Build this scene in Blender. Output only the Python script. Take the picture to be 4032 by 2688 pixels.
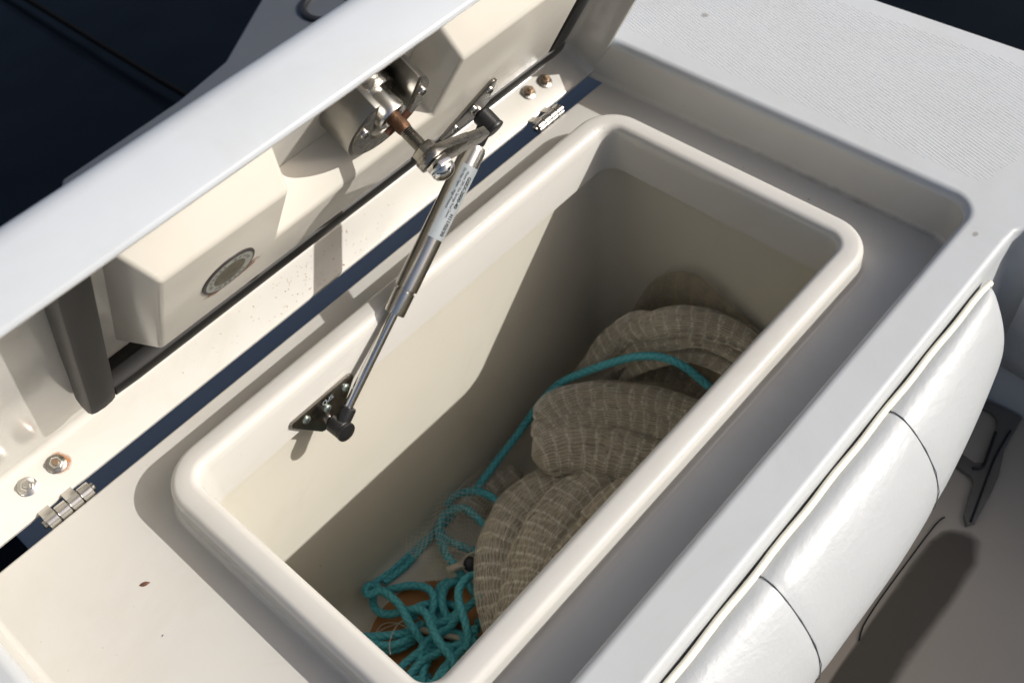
import bpy, bmesh, math, random
from mathutils import Vector, Matrix, noise
from mathutils.geometry import tessellate_polygon
random.seed(7)
U = 0.26            # metres per modelling unit (the locker opening is one unit wide)
sc = bpy.context.scene
for o in list(bpy.data.objects): bpy.data.objects.remove(o)
COL = sc.collection

# ------------------------------------------------------------------ camera
cam = bpy.data.cameras.new('camera'); camo = bpy.data.objects.new('camera', cam); COL.objects.link(camo)
RIGHT = Vector((0.665656, -0.741809, -0.081368)); DOWN = Vector((-0.615139, -0.483697, -0.622609)); FWD = Vector((0.422499, 0.464496, -0.778292))
CPOS = Vector((-0.43582, -1.96390, 2.58815))
mw = Matrix.Identity(4)
for i in range(3):
    mw[i][0] = RIGHT[i]; mw[i][1] = -DOWN[i]; mw[i][2] = -FWD[i]; mw[i][3] = CPOS[i] * U
camo.matrix_world = mw
cam.sensor_width = 36.0; cam.lens = 36.0 * 4123.25 / 4032.0
cam.clip_start = 0.02; cam.clip_end = 2000.0
cam.dof.use_dof = True; cam.dof.focus_distance = 3.05 * U; cam.dof.aperture_fstop = 9.0
sc.camera = camo

# ------------------------------------------------------------------ world, sun, exposure
TO_SUN = Vector((0.81, -1.04, 0.815)).normalized()
w = bpy.data.worlds.new('World'); sc.world = w; w.use_nodes = True
nt = w.node_tree; nt.nodes.clear()
sky = nt.nodes.new('ShaderNodeTexSky'); sky.sky_type = 'NISHITA'; sky.sun_disc = False
sky.air_density = .75; sky.dust_density = 4.0; sky.ozone_density = 0.0; sky.sun_elevation = math.asin(TO_SUN.z); sky.sun_rotation = math.atan2(TO_SUN.x, TO_SUN.y)
bg = nt.nodes.new('ShaderNodeBackground'); bg.inputs['Strength'].default_value = 0.092
wo = nt.nodes.new('ShaderNodeOutputWorld')
nt.links.new(sky.outputs[0], bg.inputs[0]); nt.links.new(bg.outputs[0], wo.inputs[0])
sl = bpy.data.lights.new('sun', 'SUN'); sl.energy = 3.75; sl.angle = math.radians(0.53); sl.color = (1.0, 0.968, 0.925)
so = bpy.data.objects.new('sun', sl); COL.objects.link(so); so.location = TO_SUN * 20
so.rotation_euler = TO_SUN.to_track_quat('Z', 'Y').to_euler()
sc.view_settings.view_transform = 'Standard'; sc.view_settings.look = 'None'
sc.view_settings.exposure = 0.28; sc.view_settings.gamma = 1.0; sc.view_settings.use_curve_mapping = False
sc.cycles.max_bounces = 10; sc.cycles.diffuse_bounces = 6; sc.cycles.glossy_bounces = 5
sc.cycles.transparent_max_bounces = 24

# ------------------------------------------------------------------ materials
def N(nt, t, **kw):
    n = nt.nodes.new(t)
    for k, v in kw.items():
        if k in n.inputs.keys(): n.inputs[k].default_value = v
        else: setattr(n, k, v)
    return n
def mat(name, col, rough=.4, metal=0., bump=None, var=0., var_scale=6., spec=.5, rough_var=0., coat=0.):
    m = bpy.data.materials.new(name); m.use_nodes = True
    nt = m.node_tree; b = nt.nodes['Principled BSDF']
    b.inputs['Base Color'].default_value = (*col, 1); b.inputs['Roughness'].default_value = rough
    b.inputs['Metallic'].default_value = metal; b.inputs['Specular IOR Level'].default_value = spec
    b.inputs['Coat Weight'].default_value = coat
    tc = N(nt, 'ShaderNodeTexCoord')
    if var:
        n1 = N(nt, 'ShaderNodeTexNoise', Scale=var_scale, Detail=5.0, Roughness=.6)
        nt.links.new(tc.outputs['Object'], n1.inputs['Vector'])
        mx = N(nt, 'ShaderNodeMix', data_type='RGBA'); mx.inputs[6].default_value = (*[c * (1 - var) for c in col], 1); mx.inputs[7].default_value = (*[min(1, c * (1 + var * .6)) for c in col], 1)
        nt.links.new(n1.outputs['Fac'], mx.inputs[0]); nt.links.new(mx.outputs[2], b.inputs['Base Color'])
        if rough_var:
            mr = N(nt, 'ShaderNodeMapRange'); mr.inputs[3].default_value = rough - rough_var; mr.inputs[4].default_value = rough + rough_var
            nt.links.new(n1.outputs['Fac'], mr.inputs[0]); nt.links.new(mr.outputs[0], b.inputs['Roughness'])
    if bump:
        sc_, st, dist = bump
        n2 = N(nt, 'ShaderNodeTexNoise', Scale=sc_, Detail=4.0)
        bp = N(nt, 'ShaderNodeBump', Strength=st, Distance=dist)
        nt.links.new(tc.outputs['Object'], n2.inputs['Vector']); nt.links.new(n2.outputs['Fac'], bp.inputs['Height']); nt.links.new(bp.outputs[0], b.inputs['Normal'])
    return m

def gel(name, col, rough, speck=0., dirt=None, scale_mask=9., bumpst=.05):
    """moulded gelcoat: faint mottling, waviness, scattered brown specks and an optional grime band"""
    m = mat(name, col, rough, var=.05, var_scale=14., bump=(9., bumpst, .02), rough_var=.05)
    nt = m.node_tree; b = nt.nodes['Principled BSDF']; src = b.inputs['Base Color'].links[0].from_socket
    tc = [n for n in nt.nodes if n.type == 'TEX_COORD'][0]
    if speck:
        vo = N(nt, 'ShaderNodeTexVoronoi', Scale=230.); vo.inputs['Randomness'].default_value = 1
        mk = N(nt, 'ShaderNodeTexNoise', Scale=scale_mask, Detail=2.0)
        nt.links.new(tc.outputs['Object'], vo.inputs['Vector']); nt.links.new(tc.outputs['Object'], mk.inputs['Vector'])
        a = N(nt, 'ShaderNodeMapRange'); a.inputs[1].default_value = .22; a.inputs[2].default_value = .12; nt.links.new(vo.outputs['Distance'], a.inputs[0])
        c = N(nt, 'ShaderNodeMapRange'); c.inputs[1].default_value = .56; c.inputs[2].default_value = .68; nt.links.new(mk.outputs['Fac'], c.inputs[0])
        # only some of the cells carry a speck
        g = N(nt, 'ShaderNodeMath', operation='GREATER_THAN'); g.inputs[1].default_value = .8; nt.links.new(vo.outputs['Color'], g.inputs[0])
        p1 = N(nt, 'ShaderNodeMath', operation='MULTIPLY'); p2 = N(nt, 'ShaderNodeMath', operation='MULTIPLY'); p3 = N(nt, 'ShaderNodeMath', operation='MULTIPLY'); p3.inputs[1].default_value = speck
        nt.links.new(a.outputs[0], p1.inputs[0]); nt.links.new(c.outputs[0], p1.inputs[1]); nt.links.new(p1.outputs[0], p2.inputs[0]); nt.links.new(g.outputs[0], p2.inputs[1]); nt.links.new(p2.outputs[0], p3.inputs[0])
        mx = N(nt, 'ShaderNodeMix', data_type='RGBA'); mx.inputs[7].default_value = (.30, .19, .12, 1)
        nt.links.new(p3.outputs[0], mx.inputs[0]); nt.links.new(src, mx.inputs[6]); src = mx.outputs[2]
    # faint water marks: soft-edged blotches and drawn-out streaks
    st = N(nt, 'ShaderNodeTexNoise', Scale=5.5, Detail=7.0, Roughness=.72, Distortion=1.2); nt.links.new(tc.outputs['Object'], st.inputs['Vector'])
    sr = N(nt, 'ShaderNodeMapRange'); sr.inputs[1].default_value = .50; sr.inputs[2].default_value = .70; sr.inputs[4].default_value = .30; nt.links.new(st.outputs['Fac'], sr.inputs[0])
    mxs = N(nt, 'ShaderNodeMix', data_type='RGBA'); mxs.inputs[7].default_value = (col[0] * .82, col[1] * .78, col[2] * .69, 1)
    nt.links.new(sr.outputs[0], mxs.inputs[0]); nt.links.new(src, mxs.inputs[6]); src = mxs.outputs[2]
    mp = N(nt, 'ShaderNodeMapping'); mp.inputs['Rotation'].default_value = (.3, .2, .6); mp.inputs['Scale'].default_value = (14., 170., 170.); nt.links.new(tc.outputs['Object'], mp.inputs[0])
    sc2 = N(nt, 'ShaderNodeTexNoise', Scale=1.4, Detail=2.0); nt.links.new(mp.outputs[0], sc2.inputs['Vector'])
    s2 = N(nt, 'ShaderNodeMapRange'); s2.inputs[1].default_value = .68; s2.inputs[2].default_value = .78; s2.inputs[4].default_value = .07; nt.links.new(sc2.outputs['Fac'], s2.inputs[0])
    rl = b.inputs['Roughness'].links[0].from_socket; ra = N(nt, 'ShaderNodeMath', operation='ADD'); nt.links.new(rl, ra.inputs[0]); nt.links.new(s2.outputs[0], ra.inputs[1]); nt.links.new(ra.outputs[0], b.inputs['Roughness'])
    nt.links.new(src, b.inputs['Base Color'])
    return m

M = {}
M['cream'] = gel('cream_gelcoat', (.570, .557, .520), .20, speck=.5)
M['lidcream'] = gel('lid_gelcoat', (.535, .52, .48), .16, speck=.8, scale_mask=7.)
M['plug'] = gel('lid_liner_gelcoat', (.545, .52, .46), .22, speck=.4)
M['lidskin'] = gel('lid_outer_gelcoat', (.445, .475, .505), .30, speck=.15)
M['deck'] = gel('white_deck_gelcoat', (.525, .545, .555), .32, speck=.25)
M['nonskid'] = mat('nonskid_white', (.595, .61, .615), .45, var=.06, var_scale=20.)
M['liner'] = gel('locker_liner', (.57, .545, .47), .34)
M['hull'] = mat('navy_hull', (.085, .115, .17), .28, var=.1, var_scale=5.)
M['platform'] = mat('grey_platform', (.095, .103, .115), .45, var=.12, var_scale=5.)
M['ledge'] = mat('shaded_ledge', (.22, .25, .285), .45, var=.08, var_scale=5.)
M['satin'] = mat('satin_casting', (.30, .29, .27), .36, 1., var=.25, var_scale=45., rough_var=.08)
M['black'] = mat('black_plastic', (.012, .012, .013), .42, bump=(300., .1, .002))
M['rubber'] = mat('black_rubber', (.007, .0065, .006), .46, var=.3, var_scale=30., spec=.3)
M['steel'] = mat('polished_steel', (.66, .64, .60), .24, 1., var=.12, var_scale=40., rough_var=.05)
M['brushed'] = mat('worn_steel', (.36, .34, .305), .28, 1., var=.45, var_scale=60., rough_var=.12, bump=(220., .12, .003))
M['chrome'] = mat('chrome', (.72, .71, .69), .07, 1.)
M['plate'] = mat('tarnished_plate', (.30, .275, .24), .30, 1., var=.5, var_scale=55., rough_var=.12)
M['verdigris'] = mat('tarnished_screw', (.33, .39, .35), .35, .75, var=.6, var_scale=160., rough_var=.1)
M['rust'] = mat('rusty_steel', (.13, .066, .034), .55, .6, var=.6, var_scale=90., bump=(200., .4, .004))
M['rustpin'] = mat('dark_rusty_pin', (.11, .045, .025), .55, .4, var=.6, var_scale=90.)
M['rustnut'] = mat('rusted_nut', (.42, .30, .20), .35, .8, var=.55, var_scale=120., rough_var=.1)
M['vinyl'] = mat('white_vinyl', (.43, .445, .45), .43, var=.04, var_scale=16., bump=(210., .08, .003))
nt = M['vinyl'].node_tree; b_ = nt.nodes['Principled BSDF']; bp0 = b_.inputs['Normal'].links[0].from_node
tc_ = N(nt, 'ShaderNodeTexCoord'); mp_ = N(nt, 'ShaderNodeMapping'); mp_.inputs['Scale'].default_value = (26., 60., 60.); mp_.inputs['Rotation'].default_value = (0., 0., .5)
nz_ = N(nt, 'ShaderNodeTexNoise', Scale=1.0, Detail=5.0, Roughness=.6, Distortion=.8); bp_ = N(nt, 'ShaderNodeBump', Strength=.15, Distance=.005)
nt.links.new(tc_.outputs['Object'], mp_.inputs[0]); nt.links.new(mp_.outputs[0], nz_.inputs['Vector']); nt.links.new(nz_.outputs['Fac'], bp_.inputs['Height']); nt.links.new(bp_.outputs[0], bp0.inputs['Normal'])
M['piping'] = mat('cream_piping', (.78, .75, .65), .4)
M['thread'] = mat('grey_seam_thread', (.16, .165, .17), .7)
M['shadowgap'] = mat('dark_seam', (.02, .02, .02), .7)
M['rope'] = None
M['cord'] = mat('white_cord', (.50, .45, .36), .7, bump=(500., .6, .002), var=.2, var_scale=120.)
M['mono'] = mat('clear_line', (.62, .58, .50), .25)
M['lead'] = mat('dark_sinker', (.035, .035, .042), .5, var=.3, var_scale=90.)
M['board'] = mat('orange_brown_board', (.36, .155, .040), .5, var=.5, var_scale=28., bump=(80., .3, .004))
M['boardrim'] = mat('pale_rim', (.55, .50, .42), .5)
M['rod'] = mat('beige_rod', (.46, .41, .32), .4, var=.15, var_scale=30.)
M['cockpit'] = mat('cockpit_gelcoat', (.47, .415, .335), .35, var=.10, var_scale=7.)
M['tray'] = mat('dark_floor_patch', (.15, .13, .095), .3, var=.35, var_scale=14.)
M['rack'] = mat('dark_grey_plastic', (.15, .138, .118), .4, var=.25, var_scale=25.)
M['darkline'] = mat('dark_rope', (.003, .003, .003), .9, spec=.05)
M['label'] = mat('silver_label', (.40, .44, .46), .38, .25, var=.1, var_scale=60.)
M['ink'] = mat('black_print', (.015, .015, .017), .5)
M['badge_dark'] = mat('badge_border', (.035, .03, .03), .4)
M['badge_ring'] = mat('badge_ring', (.29, .295, .265), .45, var=.45, var_scale=130.)
M['freckle'] = mat('rust_freckle', (.36, .25, .19), .6)
M['badge_mid'] = mat('badge_centre', (.11, .10, .07), .5, var=.9, var_scale=150.)
M['speck'] = mat('brown_flake', (.12, .05, .03), .6)
M['net'] = None
def rope_material():
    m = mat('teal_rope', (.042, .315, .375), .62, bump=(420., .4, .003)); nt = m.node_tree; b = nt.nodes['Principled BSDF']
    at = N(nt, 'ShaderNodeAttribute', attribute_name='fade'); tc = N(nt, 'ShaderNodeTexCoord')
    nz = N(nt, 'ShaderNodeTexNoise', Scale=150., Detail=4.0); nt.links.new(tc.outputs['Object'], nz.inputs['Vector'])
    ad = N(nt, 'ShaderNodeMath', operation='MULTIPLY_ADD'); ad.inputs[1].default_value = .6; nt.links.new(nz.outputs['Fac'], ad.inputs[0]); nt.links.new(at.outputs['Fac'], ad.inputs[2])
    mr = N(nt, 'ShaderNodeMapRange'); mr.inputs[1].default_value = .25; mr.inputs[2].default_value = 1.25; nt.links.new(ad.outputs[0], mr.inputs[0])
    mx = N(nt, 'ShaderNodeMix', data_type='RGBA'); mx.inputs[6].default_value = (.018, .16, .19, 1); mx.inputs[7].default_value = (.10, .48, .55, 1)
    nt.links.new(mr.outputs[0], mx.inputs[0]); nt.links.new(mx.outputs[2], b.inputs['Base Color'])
    return m
M['rope'] = rope_material()
# ragged-edged thin film: rust, grime, spots and the painted floor shadow
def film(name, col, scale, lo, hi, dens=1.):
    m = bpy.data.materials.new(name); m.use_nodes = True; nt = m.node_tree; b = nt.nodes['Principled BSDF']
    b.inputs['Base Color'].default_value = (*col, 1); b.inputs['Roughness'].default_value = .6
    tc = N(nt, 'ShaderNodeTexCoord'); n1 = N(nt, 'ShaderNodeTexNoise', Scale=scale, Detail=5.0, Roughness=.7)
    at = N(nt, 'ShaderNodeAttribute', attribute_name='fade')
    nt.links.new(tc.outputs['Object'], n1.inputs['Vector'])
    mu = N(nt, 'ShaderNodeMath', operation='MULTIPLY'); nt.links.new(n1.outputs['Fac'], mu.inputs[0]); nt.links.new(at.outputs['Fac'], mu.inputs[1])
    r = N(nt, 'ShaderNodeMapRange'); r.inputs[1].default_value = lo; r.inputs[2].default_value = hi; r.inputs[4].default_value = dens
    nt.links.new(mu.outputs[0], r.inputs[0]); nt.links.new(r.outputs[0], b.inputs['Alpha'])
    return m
M['rustfilm'] = film('rust_stain', (.42, .17, .05), 90., .22, .42, .85)
M['rustdark'] = film('dark_rust_stain', (.20, .10, .06), 130., .26, .42, .7)
M['floorshadow'] = film('painted_floor_shadow', (.055, .047, .032), 6., .10, .42, .62)  # darkens the cockpit floor where a soft shadow lies
M['spot'] = film('tan_spot', (.34, .31, .26), 60., .10, .50, .45)
M['grime'] = film('grime_line', (.22, .20, .17), 60., .24, .70, .42)

def net_material(name, base, lt, alpha, band=.34):
    """knotted twine seen from close by: threads along the bundle, pale seams across it, gaps between"""
    m = bpy.data.materials.new(name); m.use_nodes = True; nt = m.node_tree; b = nt.nodes['Principled BSDF']
    b.inputs['Roughness'].default_value = .6; b.inputs['Specular IOR Level'].default_value = .25; b.inputs['Sheen Weight'].default_value = .35; b.inputs['Sheen Tint'].default_value = (1., .95, .82, 1)
    uv = N(nt, 'ShaderNodeUVMap'); uv.uv_map = 'UVMap'
    sep = N(nt, 'ShaderNodeSeparateXYZ'); nt.links.new(uv.outputs[0], sep.inputs[0])
    tc = N(nt, 'ShaderNodeTexCoord')
    wob = N(nt, 'ShaderNodeTexNoise', Scale=30., Detail=3.0); nt.links.new(tc.outputs['Object'], wob.inputs['Vector'])
    # pale seams across (u)
    ua = N(nt, 'ShaderNodeMath', operation='MULTIPLY_ADD'); ua.inputs[1].default_value = .5; nt.links.new(wob.outputs['Fac'], ua.inputs[0]); nt.links.new(sep.outputs[0], ua.inputs[2])
    us = N(nt, 'ShaderNodeMath', operation='FRACT'); nt.links.new(ua.outputs[0], us.inputs[0])
    s1 = N(nt, 'ShaderNodeValToRGB'); s1.color_ramp.elements[0].position = .0; s1.color_ramp.elements[0].color = (1, 1, 1, 1); s1.color_ramp.elements[1].position = .20; s1.color_ramp.elements[1].color = (0, 0, 0, 1)
    e = s1.color_ramp.elements.new(.84); e.color = (0, 0, 0, 1); e = s1.color_ramp.elements.new(.98); e.color = (1, 1, 1, 1)
    nt.links.new(us.outputs[0], s1.inputs[0])
    # fine threads along (v), broken up
    mp = N(nt, 'ShaderNodeCombineXYZ'); vm = N(nt, 'ShaderNodeMath', operation='MULTIPLY'); vm.inputs[1].default_value = 4.6
    um = N(nt, 'ShaderNodeMath', operation='MULTIPLY'); um.inputs[1].default_value = .42
    nt.links.new(sep.outputs[1], vm.inputs[0]); nt.links.new(sep.outputs[0], um.inputs[0]); nt.links.new(um.outputs[0], mp.inputs[0]); nt.links.new(vm.outputs[0], mp.inputs[1])
    th = N(nt, 'ShaderNodeTexNoise', Scale=3.2, Detail=3.0, Roughness=.65); nt.links.new(mp.outputs[0], th.inputs['Vector'])
    tr = N(nt, 'ShaderNodeMapRange'); tr.inputs[1].default_value = .40; tr.inputs[2].default_value = .62; tr.inputs[4].default_value = .58; nt.links.new(th.outputs['Fac'], tr.inputs[0])
    sm = N(nt, 'ShaderNodeMath', operation='MULTIPLY_ADD'); sm.inputs[1].default_value = band; nt.links.new(s1.outputs[0], sm.inputs[0]); nt.links.new(tr.outputs[0], sm.inputs[2])
    sm.use_clamp = True
    mx = N(nt, 'ShaderNodeMix', data_type='RGBA'); mx.inputs[6].default_value = (*base, 1); mx.inputs[7].default_value = (*lt, 1)
    nt.links.new(sm.outputs[0], mx.inputs[0]); nt.links.new(mx.outputs[2], b.inputs['Base Color'])
    bp = N(nt, 'ShaderNodeBump', Strength=.6, Distance=.003); nt.links.new(tr.outputs[0], bp.inputs['Height']); nt.links.new(bp.outputs[0], b.inputs['Normal'])
    if alpha:
        ar = N(nt, 'ShaderNodeMapRange'); ar.inputs[3].default_value = alpha; ar.inputs[2].default_value = .85; ar.inputs[4].default_value = min(.95, alpha + .6)
        lw = N(nt, 'ShaderNodeLayerWeight', Blend=.35); la_ = N(nt, 'ShaderNodeMath', operation='MULTIPLY_ADD'); la_.inputs[1].default_value = .40; la_.use_clamp = True   # seen edge-on the threads close up
        nt.links.new(lw.outputs['Facing'], la_.inputs[0])
        nt.links.new(sm.outputs[0], ar.inputs[0]); nt.links.new(ar.outputs[0], la_.inputs[2]); nt.links.new(la_.outputs[0], b.inputs['Alpha'])
    return m
M['net'] = net_material('cast_net_layer', (.54, .455, .33), (1., .96, .84), .20, .42)
M['netloose'] = net_material('cast_net_open', (.58, .50, .37), (1., .97, .87), .03, .47)
M['netdense'] = net_material('cast_net_core', (.44, .365, .25), (.86, .77, .61), 0, .25)
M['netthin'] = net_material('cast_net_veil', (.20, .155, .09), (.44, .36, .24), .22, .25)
M['strand'] = mat('net_twine', (.74, .68, .56), .5)

# ------------------------------------------------------------------ mesh helpers (all coordinates in modelling units)
def tag(o, label=None, cat=None, group=None, kind=None):
    for k, v in (('label', label), ('category', cat), ('group', group), ('kind', kind)):
        if v: o[k] = v
    return o
def empty(name, p, label=None, cat=None, group=None, kind=None):
    o = bpy.data.objects.new(name, None); o.empty_display_size = .02; o.location = Vector(p) * U; COL.objects.link(o)
    return tag(o, label, cat, group, kind)
def origin_of(o):
    v = Vector((0, 0, 0))
    while o is not None: v += o.location; o = o.parent
    return v
class MB:
    def __init__(s): s.v = []; s.f = []; s.uv = {}; s.fade = {}
    def add(s, verts, faces):
        b = len(s.v); s.v += [Vector(p) for p in verts]; s.f += [tuple(b + i for i in f) for f in faces]; return b
    def grid(s, rows, close_u=False, close_v=False, uv=None):
        """rows: list of equally long point lists"""
        nr, nc = len(rows), len(rows[0]); b = len(s.v)
        for r in rows: s.v += [Vector(p) for p in r]
        if uv:
            for i in range(nr):
                for j in range(nc): s.uv[b + i * nc + j] = uv(i, j)
        for i in range(nr if close_u else nr - 1):
            for j in range(nc if close_v else nc - 1):
                i2, j2 = (i + 1) % nr, (j + 1) % nc
                s.f.append((b + i * nc + j, b + i * nc + j2, b + i2 * nc + j2, b + i2 * nc + j))
        return b
    def poly(s, outer, holes=(), fn=None):
        loops = [[Vector((p[0], p[1], 0)) for p in outer]] + [[Vector((p[0], p[1], 0)) for p in h] for h in holes]
        flat = [p for l in loops for p in l]
        tris = tessellate_polygon(loops)
        s.add([fn(p.x, p.y) if fn else p for p in flat], tris)
    def prism(s, poly, fn, d0, d1):
        n = len(poly)
        b = s.add([fn(x, y, d0) for x, y in poly] + [fn(x, y, d1) for x, y in poly], [(i, (i + 1) % n, n + (i + 1) % n, n + i) for i in range(n)])
        t = tessellate_polygon([[Vector((x, y, 0)) for x, y in poly]])
        for a, c, e in t: s.f += [(b + a, b + c, b + e), (b + n + a, b + n + c, b + n + e)]
    def tube(s, path, r, sides=10, caps=True, fn=None):
        path = [Vector(p) for p in path]; n = len(path)
        T = [(path[min(i + 1, n - 1)] - path[max(i - 1, 0)]).normalized() for i in range(n)]
        nrm = T[0].orthogonal().normalized(); rows = []; L = 0
        for i in range(n):
            nrm = (nrm - T[i] * nrm.dot(T[i])).normalized(); bi = T[i].cross(nrm)
            if i: L += (path[i] - path[i - 1]).length
            row = []
            for k in range(sides):
                a = 2 * math.pi * k / sides
                rr = r[i] if isinstance(r, (list, tuple)) else r
                if fn:
                    k_ = fn(L, a, i); rr *= k_; s.fade[len(s.v) + i * sides + k] = (k_ - .93) / .13
                row.append(path[i] + (nrm * math.cos(a) + bi * math.sin(a)) * rr)
            rows.append(row)
        b = s.grid(rows, close_v=True)
        if caps:
            s.f.append(tuple(b + k for k in reversed(range(sides)))); s.f.append(tuple(b + (n - 1) * sides + k for k in range(sides)))
    def lathe(s, prof, p0, axis, n=24, up=None, cap=True, a0=0., sq=None):
        """prof: (distance along axis, radius)"""
        axis = Vector(axis).normalized(); p0 = Vector(p0)
        e1 = Vector(up).normalized() if up is not None else axis.orthogonal().normalized()
        e1 = (e1 - axis * e1.dot(axis)).normalized(); e2 = axis.cross(e1)
        rows = [[p0 + axis * t + (e1 * math.cos(a0 + 2 * math.pi * k / n) + e2 * math.sin(a0 + 2 * math.pi * k / n)) * max(r, 1e-5) for k in range(n)] for t, r in prof]
        b = s.grid(rows, close_v=True)
        if cap:
            s.f.append(tuple(b + k for k in reversed(range(n)))); s.f.append(tuple(b + (len(prof) - 1) * n + k for k in range(n)))
    def box(s, c, ex, ey, ez):
        c, ex, ey, ez = map(Vector, (c, ex, ey, ez))
        vs = [c + ex * i + ey * j + ez * k for i in (-1, 1) for j in (-1, 1) for k in (-1, 1)]
        s.add(vs, [(0, 1, 3, 2), (4, 6, 7, 5), (0, 4, 5, 1), (2, 3, 7, 6), (0, 2, 6, 4), (1, 5, 7, 3)])
    def build(s, name, m, parent=None, ang=35., bevel=None, merge=True, smooth=True):
        org = origin_of(parent) if parent else Vector((0, 0, 0))
        me = bpy.data.meshes.new(name)
        me.from_pydata([tuple(p * U - org) for p in s.v], [], s.f); me.update()
        if s.uv:
            ul = me.uv_layers.new(name='UVMap')
            for lp in me.loops: ul.data[lp.index].uv = s.uv.get(lp.vertex_index, (0, 0))
        if s.fade:
            at = me.attributes.new('fade', 'FLOAT', 'POINT')
            for k, v in s.fade.items(): at.data[k].value = v
        bm = bmesh.new(); bm.from_mesh(me)
        if merge: bmesh.ops.remove_doubles(bm, verts=bm.verts, dist=1e-6)
        bmesh.ops.recalc_face_normals(bm, faces=bm.faces)
        if bevel:
            off, seg = bevel
            ed = [e for e in bm.edges if len(e.link_faces) == 2 and e.calc_face_angle(0) > math.radians(28)]
            bmesh.ops.bevel(bm, geom=ed, offset=off * U, segments=seg, profile=.5, affect='EDGES', clamp_overlap=True)
        bm.to_mesh(me); bm.free()
        if smooth:
            me.polygons.foreach_set('use_smooth', [True] * len(me.polygons)); me.set_sharp_from_angle(angle=math.radians(ang))
        if m: me.materials.append(m)
        o = bpy.data.objects.new(name, me); COL.objects.link(o)
        if parent: o.parent = parent
        return o
def copy_tree(o, parent=None):
    c = o.copy(); COL.objects.link(c); c.parent = parent
    for ch in list(o.children): copy_tree(ch, c)
    return c
def spline(P, step):
    P = [Vector(p) for p in P]; Q = [P[0] * 2 - P[1]] + P + [P[-1] * 2 - P[-2]]; out = []
    for i in range(1, len(Q) - 2):
        a, b, c, d = Q[i - 1], Q[i], Q[i + 1], Q[i + 2]; n = max(2, int((c - b).length / step))
        for k in range(n):
            t = k / n
            out.append(.5 * ((2 * b) + (c - a) * t + (2 * a - 5 * b + 4 * c - d) * t * t + (3 * b - a - 3 * c + d) * t ** 3))
    out.append(P[-1]); return out
def rr(x0, x1, y0, y1, R, o=0., n=10):
    """rounded rectangle grown outwards by o, counter-clockwise"""
    R2 = max(R + o, .002); out = []
    for cx, cy, a in ((x1 - R, y1 - R, 0), (x0 + R, y1 - R, 90), (x0 + R, y0 + R, 180), (x1 - R, y0 + R, 270)):
        for k in range(n + 1):
            t = math.radians(a + 90 * k / n); out.append((cx + R2 * math.cos(t), cy + R2 * math.sin(t)))
    return out
def arc(cx, cy, r, a0, a1, n=6):
    return [(cx + r * math.cos(math.radians(a0 + (a1 - a0) * k / n)), cy + r * math.sin(math.radians(a0 + (a1 - a0) * k / n))) for k in range(n + 1)]

# the lid's own frame: x along the hinge, s through the lid, w from the hinge edge to the front edge; opened 61 degrees
TH = math.radians(61.3)
LK = .9745; E0 = Vector((-.0111, .3154, -.09)); AV = Vector((0, math.sin(TH), math.cos(TH))); BV = Vector((0, -math.cos(TH), math.sin(TH))); XV = Vector((1, 0, 0))
def L2(x, s, w_): return E0 + (XV * x + AV * s + BV * w_) * LK      # lid unit = .9745 of the modelling unit

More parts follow.
